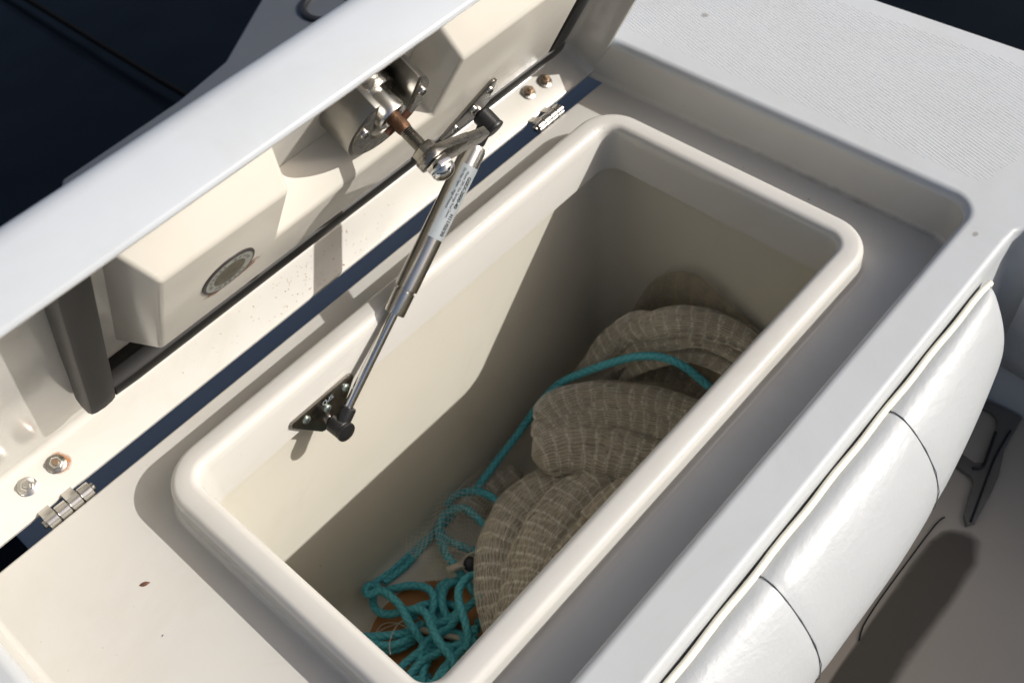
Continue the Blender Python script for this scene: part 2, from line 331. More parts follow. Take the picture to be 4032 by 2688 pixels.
# measured 3-D centre lines of the rope runs, the net folds and the small things in the locker
ROPES=[[(1.794, -0.661, -0.92), (1.763, -0.552, -0.84), (1.736, -0.457, -0.83), (1.691, -0.362, -0.86), (1.635, -0.272, -0.92), (1.578, -0.178, -1.0), (1.514, -0.101, -1.07), (1.447, -0.067, -1.13), (1.371, -0.046, -1.2), (1.267, -0.034, -1.27), (1.154, -0.023, -1.33), (1.029, -0.026, -1.37), (0.956, -0.02, -1.4), (0.872, -0.01, -1.43), (0.741, 0.008, -1.46), (0.6, 0.025, -1.47), (0.472, 0.033, -1.46), (0.394, 0.018, -1.43)], [(0.414, -0.003, -1.43), (0.387, 0.011, -1.39), (0.358, 0.0, -1.37), (0.353, -0.034, -1.36), (0.391, -0.06, -1.35), (0.399, -0.116, -1.34), (0.395, -0.182, -1.34), (0.375, -0.241, -1.34), (0.365, -0.285, -1.36), (0.362, -0.323, -1.4), (0.383, -0.354, -1.44)], [(0.388, -0.006, -1.42), (0.346, -0.048, -1.42), (0.337, -0.1, -1.41), (0.358, -0.144, -1.4), (0.401, -0.188, -1.38), (0.437, -0.235, -1.36), (0.439, -0.286, -1.34), (0.418, -0.331, -1.33), (0.398, -0.382, -1.33), (0.382, -0.435, -1.33), (0.376, -0.481, -1.34), (0.361, -0.517, -1.36), (0.343, -0.542, -1.38)], [(0.427, -0.03, -1.45), (0.462, -0.06, -1.44), (0.504, -0.101, -1.43), (0.538, -0.16, -1.42), (0.536, -0.211, -1.41), (0.507, -0.248, -1.41), (0.47, -0.269, -1.41), (0.459, -0.3, -1.42), (0.466, -0.34, -1.43)], [(0.658, -0.243, -1.43), (0.606, -0.228, -1.42), (0.56, -0.246, -1.41), (0.521, -0.286, -1.4), (0.504, -0.323, -1.41), (0.498, -0.352, -1.43)], [(0.634, -0.206, -1.45), (0.587, -0.196, -1.45), (0.539, -0.226, -1.45), (0.5, -0.27, -1.45), (0.477, -0.32, -1.45)], [(0.722, -0.346, -1.36), (0.686, -0.319, -1.33), (0.637, -0.315, -1.31), (0.589, -0.33, -1.3), (0.554, -0.364, -1.3), (0.523, -0.415, -1.3), (0.497, -0.458, -1.31), (0.478, -0.483, -1.33), (0.449, -0.496, -1.36)], [(0.216, -0.124, -1.4), (0.246, -0.16, -1.4), (0.295, -0.209, -1.4), (0.352, -0.249, -1.41), (0.422, -0.262, -1.43)], [(0.212, -0.156, -1.4), (0.241, -0.21, -1.4), (0.273, -0.248, -1.4), (0.321, -0.268, -1.41), (0.377, -0.285, -1.43)], [(0.239, -0.151, -1.42), (0.243, -0.23, -1.42), (0.288, -0.265, -1.43), (0.347, -0.28, -1.44)], [(0.223, -0.388, -1.4), (0.287, -0.38, -1.41), (0.348, -0.392, -1.42), (0.397, -0.414, -1.42), (0.462, -0.448, -1.42), (0.527, -0.464, -1.43)], [(0.235, -0.45, -1.4), (0.282, -0.41, -1.42), (0.334, -0.381, -1.44), (0.377, -0.358, -1.45)], [(0.253, -0.494, -1.38), (0.322, -0.477, -1.39), (0.374, -0.472, -1.4), (0.434, -0.471, -1.41), (0.505, -0.487, -1.42)], [(0.658, -0.393, -1.37), (0.59, -0.376, -1.38), (0.535, -0.367, -1.39), (0.487, -0.366, -1.41), (0.443, -0.351, -1.43)], [(0.72, -0.102, -1.38), (0.69, -0.144, -1.37), (0.679, -0.199, -1.37), (0.671, -0.248, -1.39), (0.658, -0.312, -1.41), (0.643, -0.379, -1.42)], [(0.545, -0.467, -1.4), (0.527, -0.446, -1.41), (0.497, -0.44, -1.43)], [(0.876, 0.044, -1.42), (0.923, 0.03, -1.39), (0.974, -0.015, -1.37), (1.008, -0.092, -1.36), (1.01, -0.148, -1.37), (1.002, -0.225, -1.4)], [(0.702, -0.122, -1.43), (0.73, -0.064, -1.42), (0.775, -0.016, -1.4), (0.838, -0.007, -1.38), (0.891, -0.054, -1.36), (0.896, -0.13, -1.36), (0.895, -0.18, -1.38)], [(0.769, -0.026, -1.42), (0.751, -0.072, -1.41), (0.759, -0.133, -1.4), (0.785, -0.214, -1.4), (0.806, -0.297, -1.41)], [(0.452, 0.008, -1.46), (0.558, -0.007, -1.46), (0.69, 0.001, -1.46), (0.816, 0.012, -1.45), (0.907, 0.015, -1.44)]]
FOLDS=[([(1.693, -0.225, -1.0), (1.764, -0.305, -0.8), (1.834, -0.429, -0.7), (1.9, -0.555, -0.68), (1.938, -0.674, -0.68), (1.951, -0.82, -0.7)], 0.054), ([(1.686, -0.229, -1.08), (1.768, -0.342, -0.86), (1.848, -0.473, -0.77), (1.903, -0.595, -0.75), (1.921, -0.766, -0.77)], 0.048), ([(1.68, -0.262, -1.12), (1.773, -0.367, -0.94), (1.846, -0.492, -0.85), (1.881, -0.605, -0.83), (1.899, -0.754, -0.85)], 0.046), ([(1.619, -0.183, -1.16), (1.768, -0.235, -1.16), (1.867, -0.315, -1.16), (1.921, -0.441, -1.16), (1.928, -0.571, -1.16)], 0.046), ([(1.576, -0.073, -1.15), (1.658, -0.155, -1.02), (1.741, -0.215, -0.88), (1.818, -0.263, -0.8), (1.858, -0.324, -0.76)], 0.043), ([(1.29, -0.153, -1.03), (1.405, -0.182, -1.03), (1.522, -0.265, -1.03), (1.622, -0.391, -1.03), (1.696, -0.547, -1.03), (1.753, -0.711, -1.03)], 0.061), ([(1.235, -0.184, -1.07), (1.373, -0.234, -1.07), (1.489, -0.346, -1.07), (1.573, -0.482, -1.07), (1.637, -0.644, -1.07), (1.672, -0.746, -1.07)], 0.061), ([(1.164, -0.245, -1.08), (1.258, -0.303, -1.08), (1.349, -0.405, -1.08), (1.405, -0.533, -1.08), (1.449, -0.656, -1.08), (1.481, -0.809, -1.08)], 0.098), ([(1.208, -0.298, -1.16), (1.314, -0.39, -1.16), (1.365, -0.512, -1.16), (1.409, -0.663, -1.16)], 0.065), ([(1.252, -0.412, -1.2), (1.123, -0.341, -1.2), (0.98, -0.326, -1.2), (0.84, -0.367, -1.2), (0.727, -0.449, -1.2), (0.638, -0.543, -1.2), (0.55, -0.662, -1.2)], 0.088), ([(1.323, -0.585, -1.13), (1.144, -0.544, -1.13), (0.964, -0.549, -1.13), (0.81, -0.603, -1.13), (0.667, -0.676, -1.13), (0.529, -0.759, -1.13)], 0.126), ([(1.367, -0.743, -1.1), (1.172, -0.704, -1.1), (0.984, -0.702, -1.1), (0.821, -0.722, -1.1), (0.668, -0.777, -1.1)], 0.116), ([(1.32, -0.677, -1.03), (1.205, -0.664, -1.03), (1.058, -0.644, -1.03)], 0.065), ([(1.207, -0.122, -1.38), (1.087, -0.078, -1.38), (0.974, -0.06, -1.38), (0.9, -0.069, -1.38)], 0.051)]
SHEET=[[1.985, 0.129, -1.627], [1.985, -0.065, -1.177], [1.985, -0.189, -0.825], [1.985, -0.265, -0.684], [1.985, -0.339, -0.607], [1.985, -0.424, -0.561], [1.985, -0.511, -0.577], [1.985, -0.624, -0.628], [1.985, -0.712, -0.673], [1.985, -0.777, -0.719]]
KNOT=[(0.631, -0.223, -1.33), (0.642, -0.236, -1.32), (0.662, -0.246, -1.32), (0.683, -0.251, -1.33), (0.702, -0.238, -1.33), (0.731, -0.237, -1.33), (0.76, -0.25, -1.33)]
SINK=[(0.719, -0.262, -1.36)]
RODP=[(0.378, -0.239, -1.43), (0.419, -0.317, -1.43), (0.458, -0.394, -1.43), (0.489, -0.464, -1.43), (0.511, -0.514, -1.43)]
MONO=[[(0.27, -0.13, -1.46), (0.311, -0.121, -1.46), (0.345, -0.143, -1.46), (0.365, -0.179, -1.46), (0.373, -0.215, -1.46)], [(0.276, -0.137, -1.45), (0.314, -0.148, -1.45), (0.368, -0.178, -1.45), (0.416, -0.196, -1.45), (0.431, -0.227, -1.45)], [(0.235, -0.277, -1.38), (0.265, -0.24, -1.38), (0.312, -0.214, -1.38), (0.349, -0.208, -1.38), (0.378, -0.218, -1.38)], [(0.263, -0.122, -1.47), (0.297, -0.098, -1.47), (0.33, -0.092, -1.47), (0.398, -0.061, -1.47)]]
LOOSE=[(0.601, 0.048, -1.36), (1.155, 0.091, -1.36), (0.973, -0.214, -1.36), (0.572, -0.209, -1.36)]
SPECKS=[([0.25, 0.049, -1.046], (0, -1, 0), 0.006), ([0.407, 0.049, -1.407], (0, -1, 0), 0.006), ([0.404, 0.049, -1.447], (0, -1, 0), 0.006), ([0.227, 0.049, -1.192], (0, -1, 0), 0.006), ([2.17, -0.763, -0.102], (0, 0, 1), 0.0045), ([-0.355, -0.289, -0.102], (0, 0, 1), 0.0045)]
LN = 1.98; GZ = -.1026; DZ = .0999

# ================================================================== water and boat
mb = MB(); mb.grid([[(-400, -400, -3.4), (400, -400, -3.4)], [(-400, 400, -3.4), (400, 400, -3.4)]])
wm = bpy.data.materials.new('dark_water'); wm.use_nodes = True; nt = wm.node_tree; b = nt.nodes['Principled BSDF']
b.inputs['Base Color'].default_value = (.0020, .0032, .0052, 1); b.inputs['Roughness'].default_value = .12; b.inputs['IOR'].default_value = 1.33; b.inputs['Specular IOR Level'].default_value = .2
tc = N(nt, 'ShaderNodeTexCoord'); n1 = N(nt, 'ShaderNodeTexNoise', Scale=1.1, Detail=3.0); bp = N(nt, 'ShaderNodeBump', Strength=.25, Distance=.12)
nt.links.new(tc.outputs['Object'], n1.inputs['Vector']); nt.links.new(n1.outputs['Fac'], bp.inputs['Height']); nt.links.new(bp.outputs[0], b.inputs['Normal'])
tag(mb.build('water', wm), kind='structure')

boat = empty('boat', (0, 0, -1.6), 'white and cream motor boat with an open locker in its stern deck', 'boat')

# coaming: rounded upstand round the opening, swept with the gutter fillet
IN = (0., LN, -1., 0.); RC = .062
prof = [(.004, -.209), (.001, -.15), (.0, -.05)] + [(.030 + .030 * math.cos(math.radians(180 - t)), -.030 + .030 * math.sin(math.radians(180 - t))) for t in range(10, 91, 13)] \
     + [(.045, -.0003)] + [(.062 + .029 * math.sin(math.radians(t)), -.029 + .029 * math.cos(math.radians(t))) for t in range(10, 91, 13)] \
     + [(.0915, -.05), (.094, GZ + .016)] + [(.110 - .016 * math.cos(math.radians(t)), GZ + .016 - .016 * math.sin(math.radians(t))) for t in range(15, 91, 15)]
prof = [(.030, -.2115)] + prof
mb = MB(); mb.grid([[(x, y, z) for x, y in rr(*IN, RC, o)] for o, z in prof], close_v=True)
mb.build('coaming', M['cream'], boat, ang=60)
# locker liner: recessed tub below the lip
mb = MB(); lp = [(.030, -.2125), (.055, -.2135), (.058, -.24), (.045, -1.38)] + [(.045 - .10 * (1 - math.cos(math.radians(t))), -1.40 - .10 * math.sin(math.radians(t))) for t in range(0, 91, 18)]
mb.grid([[(x, y, z) for x, y in rr(*IN, .075, o)] for o, z in lp], close_v=True)
mb.poly(rr(*IN, .075, lp[-1][0]), fn=lambda x, y: (x, y, -1.5))
mb.build('locker_liner', M['liner'], boat, ang=60)

# gutter floor with the hole of the coaming, its hinge edge rolled down
OUTB = (-.649, 2.273, -1.2804, .245)
def open_path(o, n=8, R=.085, yb=.62):
    """from the far hinge corner round the far, front and near walls; o grows outwards"""
    x0, x1, y0 = OUTB[0], OUTB[1], OUTB[2]; r2 = max(R + o, .002); p = [(x1 + o, yb)]
    p += [(x1 + o, y0 + R + (yb - y0 - R) * .5)]
    for cx, cy, a in ((x1 - R, y0 + R, 0), (x0 + R, y0 + R, -90)):
        for k in range(n + 1):
            t = math.radians(a - 90 * k / n); p.append((cx + r2 * math.cos(t), cy + r2 * math.sin(t)))
    p += [(x0 - o, yb)]
    return p
inner = rr(*IN, RC, prof[-1][0])
outl = open_path(-.018, yb=.245)
mb = MB(); mb.poly(outl, [inner], fn=lambda x, y: (x, y, GZ))
rows = [[(x, .245 + .012 * math.sin(math.radians(t)), GZ - .012 + .012 * math.cos(math.radians(t))) for x in (-.667, .5, 1.5, 2.255)] for t in (0, 30, 60, 90)] + [[(x, .257, -.55) for x in (-.667, .5, 1.5, 2.255)]]
mb.grid(rows)
mb.build('gutter_floor', M['cream'], boat, ang=50)
# gutter wall: fillet, wall, rolled top edge, on three sides
wp = [(-.018 + .018 * math.sin(math.radians(t)), GZ + .018 - .018 * math.cos(math.radians(t))) for t in range(0, 91, 15)] + [(.003, 0.), (.005, DZ - .032)]
mb = MB(); mb.grid([[(x, y, z) for x, y in open_path(o)] for o, z in wp])
mb.build('gutter_wall', M['cream'], boat, ang=60)
wp = [(.005, DZ - .032)] + [(.035 - .030 * math.cos(math.radians(t)), DZ - .030 + .030 * math.sin(math.radians(t))) for t in range(12, 91, 13)] + [(.0352, DZ)]
mb = MB(); mb.grid([[(x, y, z) for x, y in open_path(o)] for o, z in wp])
mb.build('deck_edge', M['deck'], boat, ang=60)

# deck sheet outside the gutter, with the step down to the cockpit
X_CK = 2.238; Y_CK = -1.4196
hole = open_path(.0352)
deck_out = [(3.0366, 0.5523), (3.0707, -0.441), (3.095, -1.0545), (3.1242, -2.5833), (2.3452, -2.5833), (2.3062, -1.629), (2.2984, -1.5122), (2.279, -1.4489), (2.2429, -1.4245), (2.18, Y_CK), (-2.2, Y_CK), (-2.1538, 0.5523)]
poly = deck_out + hole[::-1]
mb = MB(); mb.poly(poly, fn=lambda x, y: (x, y, DZ))
# outer gunwale rolled edge
ge = deck_out[:4]
rows = [[(x + .03 * math.sin(math.radians(t)), y, DZ - .03 + .03 * math.cos(math.radians(t))) for x, y in ge] for t in (0, 25, 50, 75, 90)] + [[(x + .04, y, -.5) for x, y in ge]]
mb.grid(rows)
mb.build('side_deck', M['deck'], boat, ang=50)
mb = MB(); mb.grid([[(x + .040, y, -.498) for x, y in ge], [(x + .02, y, -.56) for x, y in ge], [(x - .1, y, -3.5) for x, y in ge]]); mb.build('hull_side', M['hull'], boat)
# rim that rolls from the deck into the cockpit, then the cockpit walls
ck = [(-2.2, Y_CK), (-.5, Y_CK), (1., Y_CK), (2.18, Y_CK), (2.2429, -1.4245), (2.279, -1.4489), (2.2984, -1.5122), (2.3062, -1.629), (2.3452, -2.5833)]
def ckoff(o):
    out = []
    for i, p in enumerate(ck):
        a = Vector(ck[max(i - 1, 0)]); c = Vector(ck[min(i + 1, len(ck) - 1)]); t = (c - a).normalized(); nrm = Vector((t.y, -t.x))
        q = Vector(p) + nrm * (o if p[0] < 2.2 else o * .9); out.append((q.x, q.y))
    return out
rp = [(0, DZ)] + [(.018 * math.sin(math.radians(t)), DZ - .018 + .018 * math.cos(math.radians(t))) for t in (20, 40, 60, 80)] + [(.0195, .04), (.0205, .0), (.045, -.14), (.05, -.45), (.05, -.76)]
mb = MB(); mb.grid([[(x, y, z) for x, y in ckoff(o)] for o, z in rp]); mb.build('cockpit_side', M['deck'], boat, ang=60)
# cockpit floor
mb = MB(); mb.poly([(-2.2, -1.38), (2.45, -1.38), (2.45, -2.6), (-2.2, -2.6)], fn=lambda x, y: (x, y, -.7307)); mb.build('cockpit_floor', M['cockpit'], boat)

# moulded nonskid: fine slanting ridges, a little uneven along their length
def in_pad(x, y):
    xl, yl = 2.374, -1.276; R = .06
    xr = 2.985 + .035 * (-y)
    if not (xl < x < xr and y < .54): return False
    if y < yl: return y > yl - .014 * max(0, x - xl) * 10 - .0 and x > xl + .09 + (yl - y) * 1.0 and y > -1.9
    if x < xl + R and y < yl + R: return (x - xl - R) ** 2 + (y - yl - R) ** 2 < R * R
    return True
mb = MB(); d = Vector((-.33, -1, 0)).normalized(); e = Vector((-d.y, d.x, 0)); k = 0
for i in range(-60, 130):
    base = Vector((2.62, -.4, 0)) + e * (i * .0129); runs = []; cur = []
    for j in range(-120, 121):
        c = base + d * (j * .0135) + e * (.0011 * noise.noise(Vector((i * 3.1, j * .35, 0))))
        if in_pad(c.x, c.y): cur.append((c, .0012 + .0005 * noise.noise(Vector((i * 5.3, j * .8, 4)))))
        elif cur: runs.append(cur); cur = []
    if cur: runs.append(cur)
    for r_ in runs:
        if len(r_) < 2: continue
        z0 = DZ - .0004
        mb.grid([[c - e * .0030 + Vector((0, 0, z0)) for c, h in r_], [c - e * .0008 + Vector((0, 0, z0 + h)) for c, h in r_], [c + e * .0008 + Vector((0, 0, z0 + h)) for c, h in r_], [c + e * .0030 + Vector((0, 0, z0)) for c, h in r_]])
tag(mb.build('nonskid_ribs', M['nonskid'], boat, merge=False, ang=80), kind='stuff')

# platform behind the transom, with a round fitting
PZ = -.6
pl = [(-.47, .262), (-.47, .65), (-.1, 1.05), (.70, 2.27), (1.40, 2.29), (1.58, 2.32), (1.75, 2.35), (2.22, 2.63), (3.3, 3.25), (3.3, .262)]
mb = MB(); mb.prism(pl, lambda x, y, z: (x, y, z), PZ - .12, PZ); mb.build('swim_platform', M['platform'], boat, bevel=(.02, 3))
mb = MB(); mb.lathe([(-.02, .15), (.012, .155), (.02, .145), (.02, .125), (.012, .115), (-.018, .112), (-.018, .0)], (2.40, 2.27, PZ), (0, 0, 1), 32); mb.build('deck_ring', M['black'], boat)
mb = MB(); mb.prism([(-.46, .262), (2.9, .262), (2.9, .80), (-.46, .80)], lambda x, y, z: (x, y, z), -.59, -.45); mb.build('transom_ledge', M['ledge'], boat, bevel=(.01, 2))
# transom skin below the hinge edge
mb = MB(); mb.grid([[(-.47, .2605, -.40), (3.1, .2605, -.40)], [(-.47, .2605, -3.5), (3.1, .2605, -3.5)]]); mb.build('transom', M['hull'], boat)

# grime along the foot of the far gutter wall
mb = MB(); n = 60; prof_g = [(-.030, GZ + .0015, 0.), (-.016, GZ + .0018, .9), (-.006, GZ + .006, 1.), (.0, GZ + .018, .45), (.001, GZ + .034, 0.)]
rows = [[(2.273 + o - .0012, .20 - 1.40 * k / n, z + .0003) for k in range(n + 1)] for o, z, f_ in prof_g]
bb = mb.grid(rows)
for i, (o, z, f_) in enumerate(prof_g):
    for k in range(n + 1): mb.fade[bb + i * (n + 1) + k] = f_ * (.25 + .70 * min(1, k / n * 1.5))
mb.build('grime_line', M['grime'], boat, merge=False)

# unseen block added behind the camera to keep the sun off the cockpit floor
mb = MB(); mb.prism([(2.0, -4.3), (5.4, -4.3), (5.4, -5.4), (2.0, -5.4)], lambda x, y, z: (x, y, z), -.7307, 1.62); mb.build('added_sun_block', M['deck'], boat, bevel=(.05, 3))
# ================================================================== bolster cushion along the cockpit side
cu = empty('bolster_cushion', (.8, -1.5, 0), 'long white vinyl bolster with cream piping along the cockpit edge', 'cushion', 'bolster cushions round the cockpit')
sec0 = [(-1.4625, 0.0191), (-1.4829, 0.0289), (-1.5122, 0.025), (-1.556, -0.0043), (-1.6095, -0.0568), (-1.6631, -0.1318), (-1.6952, -0.2146), (-1.704, -0.3022), (-1.6777, -0.3899), (-1.6095, -0.4483), (-1.5122, -0.4678)]
def cush(x, tip=2.0676):
    t = max(0., min(1., (x - 1.108) / (tip - 1.108))); k = 1 - .50 * t ** 1.9
    if t > .9: k *= math.sqrt(max(.0, 1 - ((t - .9) / .1) ** 2)) * .55 + .45
    p = []
    for y, z in sec0: p.append((x, -1.4625 + (y + 1.4625) * k, .0191 + (z - .0191) * (1 - .35 * t ** 2)))
    return p
def section(x0, x1, name, bulge=True):
    mb = MB(); n = max(6, int((x1 - x0) / .035)); rows = []
    for i in range(n + 1):
        x = x0 + (x1 - x0) * i / n; e_ = min(i, n - i) * (x1 - x0) / n
        dip = .0042 * math.exp(-e_ / .012)
        row = []
        for (xx, y, z) in cush(x):
            v = Vector((0, y + 1.51, z + .18)); v2 = v.normalized() * dip
            row.append((xx, y - v2.y * (1 if y < -1.469 else 0), z - v2.z * (1 if y < -1.469 else 0)))
        rows.append(row)
    mb.grid(rows); nc = len(rows[0])
    if x1 > 2.: mb.f.append(tuple(n * nc + k for k in range(nc)))
    o = mb.build(name, M['vinyl'], cu, ang=70)
    md = o.modifiers.new('smooth', 'SUBSURF'); md.levels = 1; md.render_levels = 2
    return o
section(-1.0, .7755, 'cushion_panel'); section(.7775, 1.4435, 'cushion_panel'); section(1.4455, 2.0676, 'cushion_panel')
for xs in (.7765, 1.4445):
    mb = MB(); mb.tube([(x, y + (.0030 if y < -1.469 else 0), z - .0015) for x, y, z in cush(xs)], .0016, 6); mb.build('seam', M['thread'], cu)
mb = MB(); pp = spline([(-1.0, -1.4575, .023), (.0, -1.4575, .023), (.8, -1.457, .023), (1.5, -1.4565, .023), (2.024, -1.459, .021), (2.05, -1.466, .017)], .05)
mb.tube([p + Vector((0, .0015 * math.sin(p.x * 23), 0)) for p in pp], .0105, 12); mb.build('piping', M['piping'], cu)

# second bolster on the forward cockpit wall
c2 = empty('bolster_cushion', (2.23, -1.9, -.2), 'shaded white bolster on the forward cockpit wall beyond the long bolster', 'cushion', 'bolster cushions round the cockpit')
mb = MB(); rows = []
for i in range(14):
    y = -1.545 - i * .08; k = min(1., .55 + i * .15)
    rows.append([(2.262 - (a) * k, y, z + .07) for a, z in ((-.01, -.10), (.03, -.09), (.07, -.12), (.10, -.20), (.11, -.32), (.10, -.46), (.06, -.56), (.0, -.58))])
mb.grid(rows); mb.f.append(tuple(range(8))); mb.build('cushion_panel', M['vinyl'], c2, ang=70)

# dark ladder-like rack on the cockpit floor
rk = empty('floor_rack', (2.0, -1.7, -.73), 'dark grey slotted rack on the shaded cockpit floor', 'rack')
br = [(2.2264, -1.5122), (2.2439, -1.5988), (2.2507, -1.705), (2.1572, -1.7108), (2.0813, -1.7176), (2.0375, -1.7313), (1.9693, -1.7517), (1.8953, -1.7624), (1.8145, -1.7702), (1.756, -1.7751), (1.7249, -1.7576), (1.756, -1.7332), (1.8271, -1.7137), (1.8904, -1.6982), (1.9109, -1.6797), (1.9196, -1.6095), (1.9751, -1.6095), (1.9683, -1.6631), (1.9888, -1.6865), (2.0939, -1.6641), (2.1699, -1.6485), (2.1952, -1.6319), (2.2059, -1.6047), (2.1972, -1.5122)]
mb = MB(); mb.prism(br, lambda x, y, z: (x, y, z), -.7300, -.7125); mb.build('rack_frame', M['rack'], rk, bevel=(.004, 2))
mb = MB(); mb.tube(spline([(2.1309, -1.6602, -0.7093), (2.0336, -1.6797, -0.7083), (1.98, -1.6913, -0.7083), (1.9557, -1.6874, -0.7083), (1.941, -1.668, -0.7083)], .02), .0055, 8); mb.build('strap', M['black'], rk)
mb = MB(); mb.tube(spline([(2.1699, -1.6972, -0.7103), (2.0336, -1.7069, -0.7103), (1.8875, -1.7342, -0.7103), (1.7414, -1.7624, -0.7103)], .03), .004, 6); mb.build('rack_groove', M['black'], rk)

# soft shadow painted on the cockpit floor as a dark film, plus a ledge groove
ch = empty('painted_shadow', (1.4, -1.73, -.73), 'soft dark shadow painted on the cockpit floor under the bolster', 'painted shadow')
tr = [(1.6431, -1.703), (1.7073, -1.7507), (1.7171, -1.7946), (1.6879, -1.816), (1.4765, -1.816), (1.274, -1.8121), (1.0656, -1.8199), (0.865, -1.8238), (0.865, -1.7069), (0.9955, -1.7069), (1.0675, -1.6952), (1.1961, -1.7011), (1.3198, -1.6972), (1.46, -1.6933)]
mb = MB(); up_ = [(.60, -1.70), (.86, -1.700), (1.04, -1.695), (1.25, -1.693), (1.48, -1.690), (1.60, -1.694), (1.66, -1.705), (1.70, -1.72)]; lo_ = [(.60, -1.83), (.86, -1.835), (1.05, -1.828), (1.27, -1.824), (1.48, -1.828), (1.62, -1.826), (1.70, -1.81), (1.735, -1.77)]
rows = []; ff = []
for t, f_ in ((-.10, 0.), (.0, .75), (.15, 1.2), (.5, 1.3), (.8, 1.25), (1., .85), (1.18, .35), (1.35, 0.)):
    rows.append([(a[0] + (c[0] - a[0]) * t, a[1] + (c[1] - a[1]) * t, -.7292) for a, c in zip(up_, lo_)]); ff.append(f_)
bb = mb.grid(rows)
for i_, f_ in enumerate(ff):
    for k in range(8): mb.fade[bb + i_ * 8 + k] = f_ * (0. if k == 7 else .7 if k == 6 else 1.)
mb.build('shadow_film', M['floorshadow'], ch, merge=False)
mb = MB(); mb.tube(spline([(1.7142, -1.6855, -0.7258), (1.6703, -1.6758, -0.7249), (1.4658, -1.6719, -0.7249), (1.3081, -1.6709, -0.7249), (1.1922, -1.6767, -0.7249), (1.1416, -1.6923, -0.7258)], .03), .0028, 6); mb.build('ledge_groove', M['shadowgap'], ch)

# ================================================================== hatch lid
lid = empty('hatch_lid', L2(.9, .1, 0), 'open cream hatch lid tilted over the locker with its moulded underside showing', 'hatch lid')
X0, X1, W1, T = -.62, 2.372, 1.5, .026
def lloop(o, R=.06, n=6):
    p = rr(X0, X1, -T, W1, R, o, n); return p
def taper(x, w_):   # the far end leans in a little towards the front
    if x > 2.0: x -= .13 * max(0., w_ - .15) * (1 if w_ < .9 else 1) * .85
    return x
mb = MB(); sk = [(0, .004, .0), (0, 0., .006)]
oprof = [(-.010, .0), (-.002, .004), (0., .012), (0., .135)] + [(-.06 + .06 * math.cos(math.radians(t)), .135 + .06 * math.sin(math.radians(t))) for t in (18, 36, 54, 72, 90)]
iprof = [(-.010, .0), (-T + .004, .002), (-T, .010), (-T, .135)] + [(-T - .030 * (1 - math.cos(math.radians(t))), .135 + .030 * math.sin(math.radians(t))) for t in (18, 36, 54, 72, 90)]
rows = [[L2(taper(x, w_), s_, w_) for x, w_ in lloop(o)] for o, s_ in oprof]
mb.grid(rows, close_v=True); mb.poly(lloop(oprof[-1][0]), fn=lambda x, w_: L2(taper(x, w_), oprof[-1][1], w_))
mb.build('lid_shell', M['lidskin'], lid, ang=50); mb = MB()
rows = [[L2(taper(x, w_), s_, w_) for x, w_ in lloop(o)] for o, s_ in iprof]
mb.grid(rows, close_v=True); mb.poly(lloop(iprof[-1][0]), fn=lambda x, w_: L2(taper(x, w_), iprof[-1][1], w_))
mb.build('lid_underside', M['lidcream'], lid, ang=50)

# moulded plug on the underside, notched for the latch
front = [(.137, .582), (1.815, .572), (1.800, 1.092), (1.196, 1.088), (1.160, .812), (.545, .790), (.556, 1.064), (.144, 1.078)]
base = [(.085, .452), (1.905, .452), (1.900, 1.165), (1.172, 1.165), (1.140, .872), (.588, .855), (.590, 1.150), (.085, 1.150)]
mb = MB(); n = len(front); b0 = mb.add([L2(x, .1645, w_) for x, w_ in base] + [L2(x, .030, w_) for x, w_ in front], [(i, (i + 1) % n, n + (i + 1) % n, n + i) for i in range(n)])
for t in tessellate_polygon([[Vector((x, w_, 0)) for x, w_ in front]]): mb.f.append(tuple(b0 + n + i for i in t))
mbb = mb.build('lid_liner', M['plug'], lid, ang=50, bevel=(.0135, 3))

# gasket: soft bulb on the lid's inner face round the plug
GX0, GX1, GW0, GW1 = -.040, 2.020, .318, 1.42
def gprof():
    return [(-.040, .1635), (-.047, .150), (-.050, .120), (-.049, .092), (-.043, .081), (-.030, .076), (.0, .0735), (.028, .0755), (.043, .080), (.049, .091), (.050, .125), (.047, .150), (.040, .1635)]
def run(p0, p1, ext0, ext1, inward):
    mb = MB(); p0 = Vector(p0); p1 = Vector(p1); t = (p1 - p0).normalized(); L = (p1 - p0).length; nrm = Vector((-t.y, t.x)) * inward; rows = []
    n = 26
    for i in range(n + 1):
        q = p0 + t * (-ext0 + (L + ext0 + ext1) * i / n); sag = .0025 * noise.noise(Vector((q.x * 3, q.y * 3, 2)))
        e_ = min(i, n - i); sq = 1 - (.03 if e_ == 0 else 0)
        rows.append([L2(q.x + nrm.x * o * sq + sag, .1635 - (.1635 - s_) * sq, q.y + nrm.y * o * sq + sag) for o, s_ in gprof()])
    mb.grid(rows); k = len(rows[0]); mb.f.append(tuple(range(k))); mb.f.append(tuple(n * k + i for i in range(k)))
    return mb
gk = run((GX0, GW0), (GX0, GW1), .052, .05, -1).build('gasket', M['rubber'], lid, ang=40)
run((GX0 + .046, GW0), (GX1, GW0), 0, .05, 1).build('gasket', M['rubber'], lid, ang=40)
run((GX1, GW0 + .055), (GX1, GW1), 0, .05, 1).build('gasket', M['rubber'], lid, ang=40)

